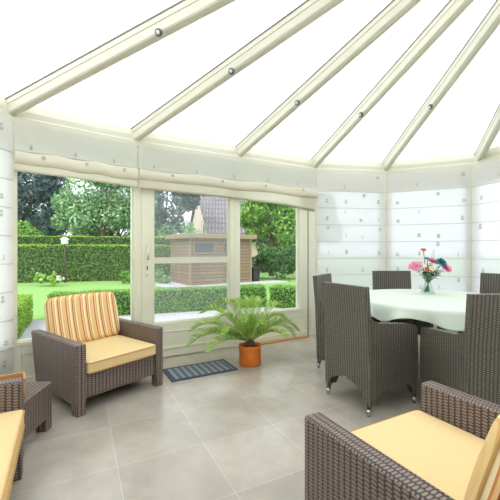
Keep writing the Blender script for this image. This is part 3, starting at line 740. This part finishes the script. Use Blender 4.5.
# ------------------------------------------------------------------ garden
G = -.25
tag(MB().box(-60, 60, 2, 90, G - .4, G).build('ground', 'grass'), kind='structure')
m = MB()
m.poly([(-7, 2.2, G + .012), (3.6, 4, G + .012), (4.6, 6.5, G + .012), (1.5, 8.4, G + .012), (.45, 8.8, G + .012), (-4.5, 6.95, G + .012), (-6.5, 8, G + .012), (-7, 2.2, G - .05), (3.6, 4, G - .05), (4.6, 6.5, G - .05), (1.5, 8.4, G - .05), (.45, 8.8, G - .05), (-4.5, 6.95, G - .05), (-6.5, 8, G - .05)],
       [(6, 5, 4, 3, 2, 1, 0)] + [(i, (i + 1) % 7, (i + 1) % 7 + 7, i + 7) for i in range(7)])
tag(m.build('patio', 'paving'), kind='structure')
tag(MB().poly([(2.2, 5.2, G + .01), (3.2, 4.6, G + .01), (3.6, 2.2, G + .01), (16, 2.2, G + .01), (16, 14, G + .01), (4.8, 14, G + .01), (2.2, 5.2, G - .05), (3.2, 4.6, G - .05), (3.6, 2.2, G - .05), (16, 2.2, G - .05), (16, 14, G - .05), (4.8, 14, G - .05)],
    [(0, 1, 2, 3, 4, 5)] + [(i, (i + 1) % 6, (i + 1) % 6 + 6, i + 6) for i in range(6)]).build('bounce_paving', 'paving'), kind='structure')  # unseen pale paving, added to keep green bounce light off the blinds
def leaf(mb, c, nrm, size, rnd):
    nrm = (Vector(nrm) + Vector((rnd.uniform(-1, 1), rnd.uniform(-1, 1), rnd.uniform(-1, 1))) * .75).normalized()
    a = nrm.orthogonal().normalized(); a = Matrix.Rotation(rnd.uniform(0, 6.28), 3, nrm) @ a; b = nrm.cross(a)
    s = size * rnd.uniform(.6, 1.25)
    mb.poly([c - a * s, c - b * s * .5 + nrm * s * .12, c + a * s, c + b * s * .5 + nrm * s * .12], [(0, 1, 2, 3)], 0, False, [(0, 0)] * 4)
def hedge(label, a, b, thick, h, mat, nleaf, size, seed, z0=G, bumpy=.02, cat='hedge', name='box_hedge', topmat=None):
    a = Vector(a); b = Vector(b); d = b - a; L = d.length; rz = math.atan2(d.y, d.x); rnd = random.Random(seed)
    t = tag(empty(name, (a.x, a.y, z0), rz), label, cat)
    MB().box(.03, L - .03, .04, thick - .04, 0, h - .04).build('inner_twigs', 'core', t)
    m = MB(); mt_ = MB(); areas = [L * h, L * thick, thick * h * 2]; tot = sum(areas)
    for k in range(nleaf):
        r = rnd.random() * tot
        if r < areas[0]: p = Vector((rnd.uniform(0, L), 0, rnd.uniform(0, h))); nn = (0, -1, .2)
        elif r < areas[0] + areas[1]: p = Vector((rnd.uniform(0, L), rnd.uniform(0, thick), h)); nn = (0, 0, 1)
        else:
            e = rnd.random() < .5; p = Vector((0 if e else L, rnd.uniform(0, thick), rnd.uniform(0, h))); nn = (-1 if e else 1, 0, .2)
        p += Vector(nn).normalized() * (rnd.uniform(-.02, .015) + bumpy * noise.noise(p * 2.5 + Vector((seed, 0, 0))))
        leaf(mt_ if topmat and p.z > h - .07 else m, p, nn, size, rnd)
    m.build('foliage', mat, t, fix=False)
    if topmat: tag(mt_.build('top_leaves', topmat, t, fix=False), 'lime green leaves along the top')  # leaves nearest the top get the lighter lime material
    return t
hedge('clipped low green box hedge running along the far side of the patio', (-4.12, 6.93), (.42, 8.6), .55, .53, 'hedge', 11000, .022, 1)
hedge('low lime green box hedge running towards us at the left of the patio', (-4.45, 6.95), (-3.55, 5.1), .0001 + .5, .55, 'hedge_lime', 5000, .022, 2).scale.y = -1
hedge('bright low box hedge running towards us at the right of the patio', (.47, 8.6), (2.9, 6.62), .55, .53, 'hedge', 6000, .022, 3)
hedge('tall clipped yew hedge across the far lawn, the nearer of two', (-16, 13.4), (-1.2, 17.4), .9, 1.68, 'hedge_dark', 22000, .045, 4, bumpy=.06, name='yew_hedge', topmat='hedge_lime')
hedge('taller yew hedge showing just above the nearer one', (-18, 15.2), (-1.5, 19.7), 1.0, 2.17, 'hedge_dark', 16000, .05, 5, bumpy=.06, name='yew_hedge', topmat='hedge_lime')
def blob_tree(label, base, blobs, mat, nleaf, size, seed, trunk=None, name='leafy_tree', cat='tree', group='trees beyond the lawn', flowers=None):
    rnd = random.Random(seed); t = tag(empty(name, (base[0], base[1], G)), label, cat, group)
    m = MB(); core = MB(); sub = []
    for (cx, cy, cz, rx, ry, rz_) in blobs:
        for k in range(9):
            u = Vector((rnd.gauss(0, 1), rnd.gauss(0, 1), rnd.gauss(0, 1))).normalized() * rnd.uniform(.35, .8)
            sub.append((Vector((cx + u.x * rx, cy + u.y * ry, cz + u.z * rz_)), min(rx, rz_) * rnd.uniform(.32, .55)))
    for k in range(nleaf):
        c, r = rnd.choice(sub); u = Vector((rnd.gauss(0, 1), rnd.gauss(0, 1), rnd.gauss(0, 1))).normalized()
        p = c + u * r * rnd.uniform(.7, 1.08)
        if p.z < .02: continue
        leaf(m, p, u + Vector((0, 0, .5)), size, rnd)
    if trunk: 
        h, r = trunk; core.tube([(0, 0, -.02), (.1 * r, 0, h * .5), (0, .2 * r, h)], [r, r * .8, r * .5], 10)
        for k in range(min(8, len(sub))):
            c, rr = sub[k * len(sub) // 8]; core.tube([(0, 0, h * .6), c * .5 + Vector((0, 0, h * .25)), c], [r * .4, r * .25, r * .1], 6)
        core.build('trunk', 'bark', t)
    m.build('foliage', mat, t, fix=False)
    if flowers:
        f = MB()
        for k in range(flowers):
            c, r = rnd.choice(sub); u = Vector((rnd.gauss(0, 1), rnd.gauss(0, 1) - .6, rnd.gauss(0, 1) + .8)).normalized(); bloom(c + u * r, .07, 2, f, k, u)
        f.build('bloom', 'flower_white', t, fix=False)
    return t
blob_tree('big silvery green tree behind the hedges, left window', (-9.3, 21.5), [(0, 0, 4.6, 2.9, 1.8, 2.6), (1.6, .3, 3.4, 2, 1.5, 1.8), (-2, .2, 3.6, 2, 1.5, 1.6), (.3, 0, 6.6, 2.4, 1.6, 1.6)], 'tree_light', 13000, .13, 11, (3, .22))
blob_tree('dark conifer at the far left of the garden', (-17.2, 24.6), [(0, 0, 4.5, 2, 2, 4.2), (2.6, 1, 4.4, 1.8, 1.6, 4), (-2.5, 0, 4, 1.8, 1.8, 3.6), (1.6, 0, 6.6, 2.6, 1.6, 2.4), (-1.4, .2, 6.2, 2.2, 1.6, 2.4)], 'pine', 15000, .17, 12, (4, .25), 'conifer')
blob_tree('small fresh green bush rising over the hedge at the far left', (-13.1, 19.8), [(0, 0, 2.2, 1.1, .9, 1.1)], 'tree_mid', 2500, .1, 13, (1.4, .1), 'bush', 'bush', None)
blob_tree('dark blue green pine seen through the door glass', (-7.0, 27.6), [(0, 0, 5.0, 2.4, 1.8, 3.4), (2.2, .5, 6.5, 1.8, 1.6, 2.6), (-2.4, 0, 5, 2, 1.6, 3.2)], 'pine', 9000, .19, 14, (4.5, .25), 'conifer')
blob_tree('pale green rounded bush behind the garden cabin', (-5.0, 21.6), [(0, 0, 2.0, 1.5, 1, 1.1), (1, 0, 2.2, 1, .8, 1.0), (-.9, 0, 1.6, 1, .8, .9)], 'tree_light', 4500, .09, 15, (1.2, .1), 'bush', 'bush', None)
blob_tree('bright green leafy tree right of the garden cabin', (1.2, 19), [(0, 0, 4.0, 2.0, 1.4, 1.7), (1.4, 0, 3.2, 1.5, 1.2, 1.6), (-1.1, .1, 3.2, 1.1, 1, 1.5), (.5, 0, 5.6, 2, 1.4, 1.4), (.2, -.2, 2.1, 1.6, 1, 1.2)], 'tree_mid', 13000, .11, 16, (3, .16))
blob_tree('dense dark green bush under the bright tree', (1.5, 16.9), [(0, 0, 1.0, 1.0, .6, .9), (.9, 0, 1.1, .8, .6, .9), (-.8, .1, .9, .6, .5, .8)], 'tree_dark', 6000, .075, 17, None, 'bush', 'bush', None)
blob_tree('tall dark tree filling the back of the garden at the right', (2.6, 26), [(0, 0, 4, 3, 1.6, 3.6), (2.5, 0, 4, 2, 1.6, 3.4)], 'tree_dark', 8000, .18, 18, (4, .25))
blob_tree('tall dark tree far behind the silvery tree', (-13, 33.5), [(0, 0, 4.5, 3.4, 1.6, 4), (3.2, .2, 4.5, 2.2, 1.5, 3.8), (-3, .2, 4.5, 2.4, 1.5, 3.8)], 'tree_dark', 9000, .2, 19, (4, .25))
blob_tree('second dark conifer far away at the left edge of the garden', (-26, 40), [(0, 0, 4.5, 3, 2, 4.4), (3, 1, 5, 2, 1.6, 4), (-3, 0, 4, 2.2, 1.8, 3.6)], 'pine', 9000, .22, 23, (4, .25), 'conifer')
blob_tree('white flowering bush in front of the yew hedge', (-8.05, 13.6), [(0, 0, .28, .42, .3, .26), (.3, 0, .22, .3, .25, .2), (-.35, 0, .3, .25, .2, .25)], 'hedge_lime', 1500, .05, 20, None, 'flowering_bush', 'bush', None, flowers=26)
blob_tree('low green bush at the foot of the hedge, right part of the left window', (-5.3, 14.6), [(0, 0, .25, .4, .3, .28), (.45, 0, .3, .35, .3, .3)], 'tree_mid', 1500, .05, 21, None, 'bush', 'bush', None)
blob_tree('low leafy bush beside the path left of the cabin', (-4.0, 14.7), [(0, 0, .3, .4, .3, .35), (.3, 0, .2, .3, .3, .25)], 'tree_light', 1300, .05, 22, None, 'bush', 'bush', None)
# small white box on a post, above the hedge
t = tag(empty('garden_white_box', (-8.2, 15.05, G)), 'small white box on a post showing above the near yew hedge', 'lantern')
MB().tube([(0, 0, 0), (0, 0, 1.72)], .03).build('post', 'bark', t); MB().box(-.11, .11, -.11, .11, 1.72, 1.92).build('box_body', 'white', t, bevel=.02)
MB().hexa([(-.15, -.15, 1.92), (.15, -.15, 1.92), (.15, .15, 1.92), (-.15, .15, 1.92), (-.03, -.03, 2.02), (.03, -.03, 2.02), (.03, .03, 2.02), (-.03, .03, 2.02)]).build('box_roof', 'white', t)
# garden cabin
SA = 33.0; t = tag(empty('garden_cabin', (-2.42, 13.7, G), R(SA)), 'brown timber garden cabin with a flat roof standing on the lawn', 'cabin')
MB().box(0, 2.95, 0, 2.25, 0, 1.95).build('wall', 'shed', t)
MB().box(-.2, 3.15, -.2, 2.45, 1.93, 2.12).build('roof', 'fascia', t, bevel=.015)
for x0, x1 in ((.2, 1.05), (1.55, 2.2)):
    f = MB().box(x0 - .05, x1 + .05, -.03, 0, 1.30, 1.78).build('window', 'fascia', t); MB().box(x0, x1, -.036, -.03, 1.35, 1.73).build('pane', 'dim_pane', f)
MB().box(-.02, .06, -.02, .06, 0, 1.94).box(2.89, 2.97, -.02, .06, 0, 1.94).build('corner_board', 'fascia', t)
rot = Matrix.Rotation(R(SA), 4, 'Z'); org = Vector((-2.42, 13.7, 0))
pp = [org + rot @ Vector(p) for p in ((-1.1, 2.2, 0), (-1.1, -.9, 0), (4.4, -.9, 0), (4.4, .05, 0), (-.02, .05, 0), (-.02, 2.2, 0))]
m = MB().poly([(p.x, p.y, G + .015) for p in pp] + [(p.x, p.y, G - .03) for p in pp], [(0, 1, 4, 5), (1, 2, 3, 4)] + [(i, (i + 1) % 6, (i + 1) % 6 + 6, i + 6) for i in range(6)])
tag(m.build('path', 'paving'), kind='structure')
c = org + rot @ Vector((3.3, .25, 0))
t = tag(empty('rubbish_bin', (c.x, c.y, G + .015), R(SA)), 'dark bin standing against the right end of the cabin', 'bin')
MB().hexa([(-.16, -.16, 0), (.16, -.16, 0), (.16, .16, 0), (-.16, .16, 0), (-.2, -.2, .58), (.2, -.2, .58), (.2, .2, .58), (-.2, .2, .58)]).build('bin_body', 'dark', t, bevel=.01)
MB().box(-.22, .22, -.22, .22, .58, .65).build('lid', 'dark', t, bevel=.02)
t = MB().tube([(0, 0, 0), (.42, .1, .55)], .022).build('wooden_stake', 'fascia', loc=(1.75, 15.4, G)); tag(t, 'thin pale wooden stake leaning on the lawn at the far right', 'stake')
# neighbouring house
t = tag(empty('house', (-3.3, 28.5, G), math.atan2(.33, .94)), 'neighbouring house with a pale gable and steep grey tiled roof', 'house')
Lh, Wd, eh, rh = 9.0, 11.0, 2.7, 7.2
MB().poly([(0, 0, 0), (0, Wd, 0), (0, Wd, eh), (0, Wd / 2, rh - .1), (0, 0, eh), (Lh, 0, 0), (Lh, Wd, 0), (Lh, Wd, eh), (Lh, Wd / 2, rh - .1), (Lh, 0, eh)],
          [(0, 1, 2, 3, 4), (9, 8, 7, 6, 5), (0, 4, 9, 5), (1, 6, 7, 2)]).build('wall', 'render', t)
m = MB(); k = (rh - eh) / (Wd / 2)
def slab(y0, y1, z0, z1): m.hexa([(-.25, y0, z0), (Lh + .25, y0, z0), (Lh + .25, y1, z1), (-.25, y1, z1), (-.25, y0, z0 + .14), (Lh + .25, y0, z0 + .14), (Lh + .25, y1, z1 + .14), (-.25, y1, z1 + .14)])
slab(-.4, Wd / 2, eh - .4 * k, rh); slab(Wd + .4, Wd / 2, eh - .4 * k, rh)
rf = m.build('roof', 'slate', t)
y = 1.55; z = eh + y * k
MB().hexa([(4.2, y - .35, z - .35 * k + .15), (4.9, y - .35, z - .35 * k + .15), (4.9, y + .35, z + .35 * k + .15), (4.2, y + .35, z + .35 * k + .15),
           (4.2, y - .40, z - .35 * k + .2), (4.9, y - .40, z - .35 * k + .2), (4.9, y + .30, z + .35 * k + .2), (4.2, y + .30, z + .35 * k + .2)]).build('skylight', 'white', rf)
MB().box(-.04, 0, 2.6, 2.9, 2.6, 3.7).build('window', 'dim_pane', t)
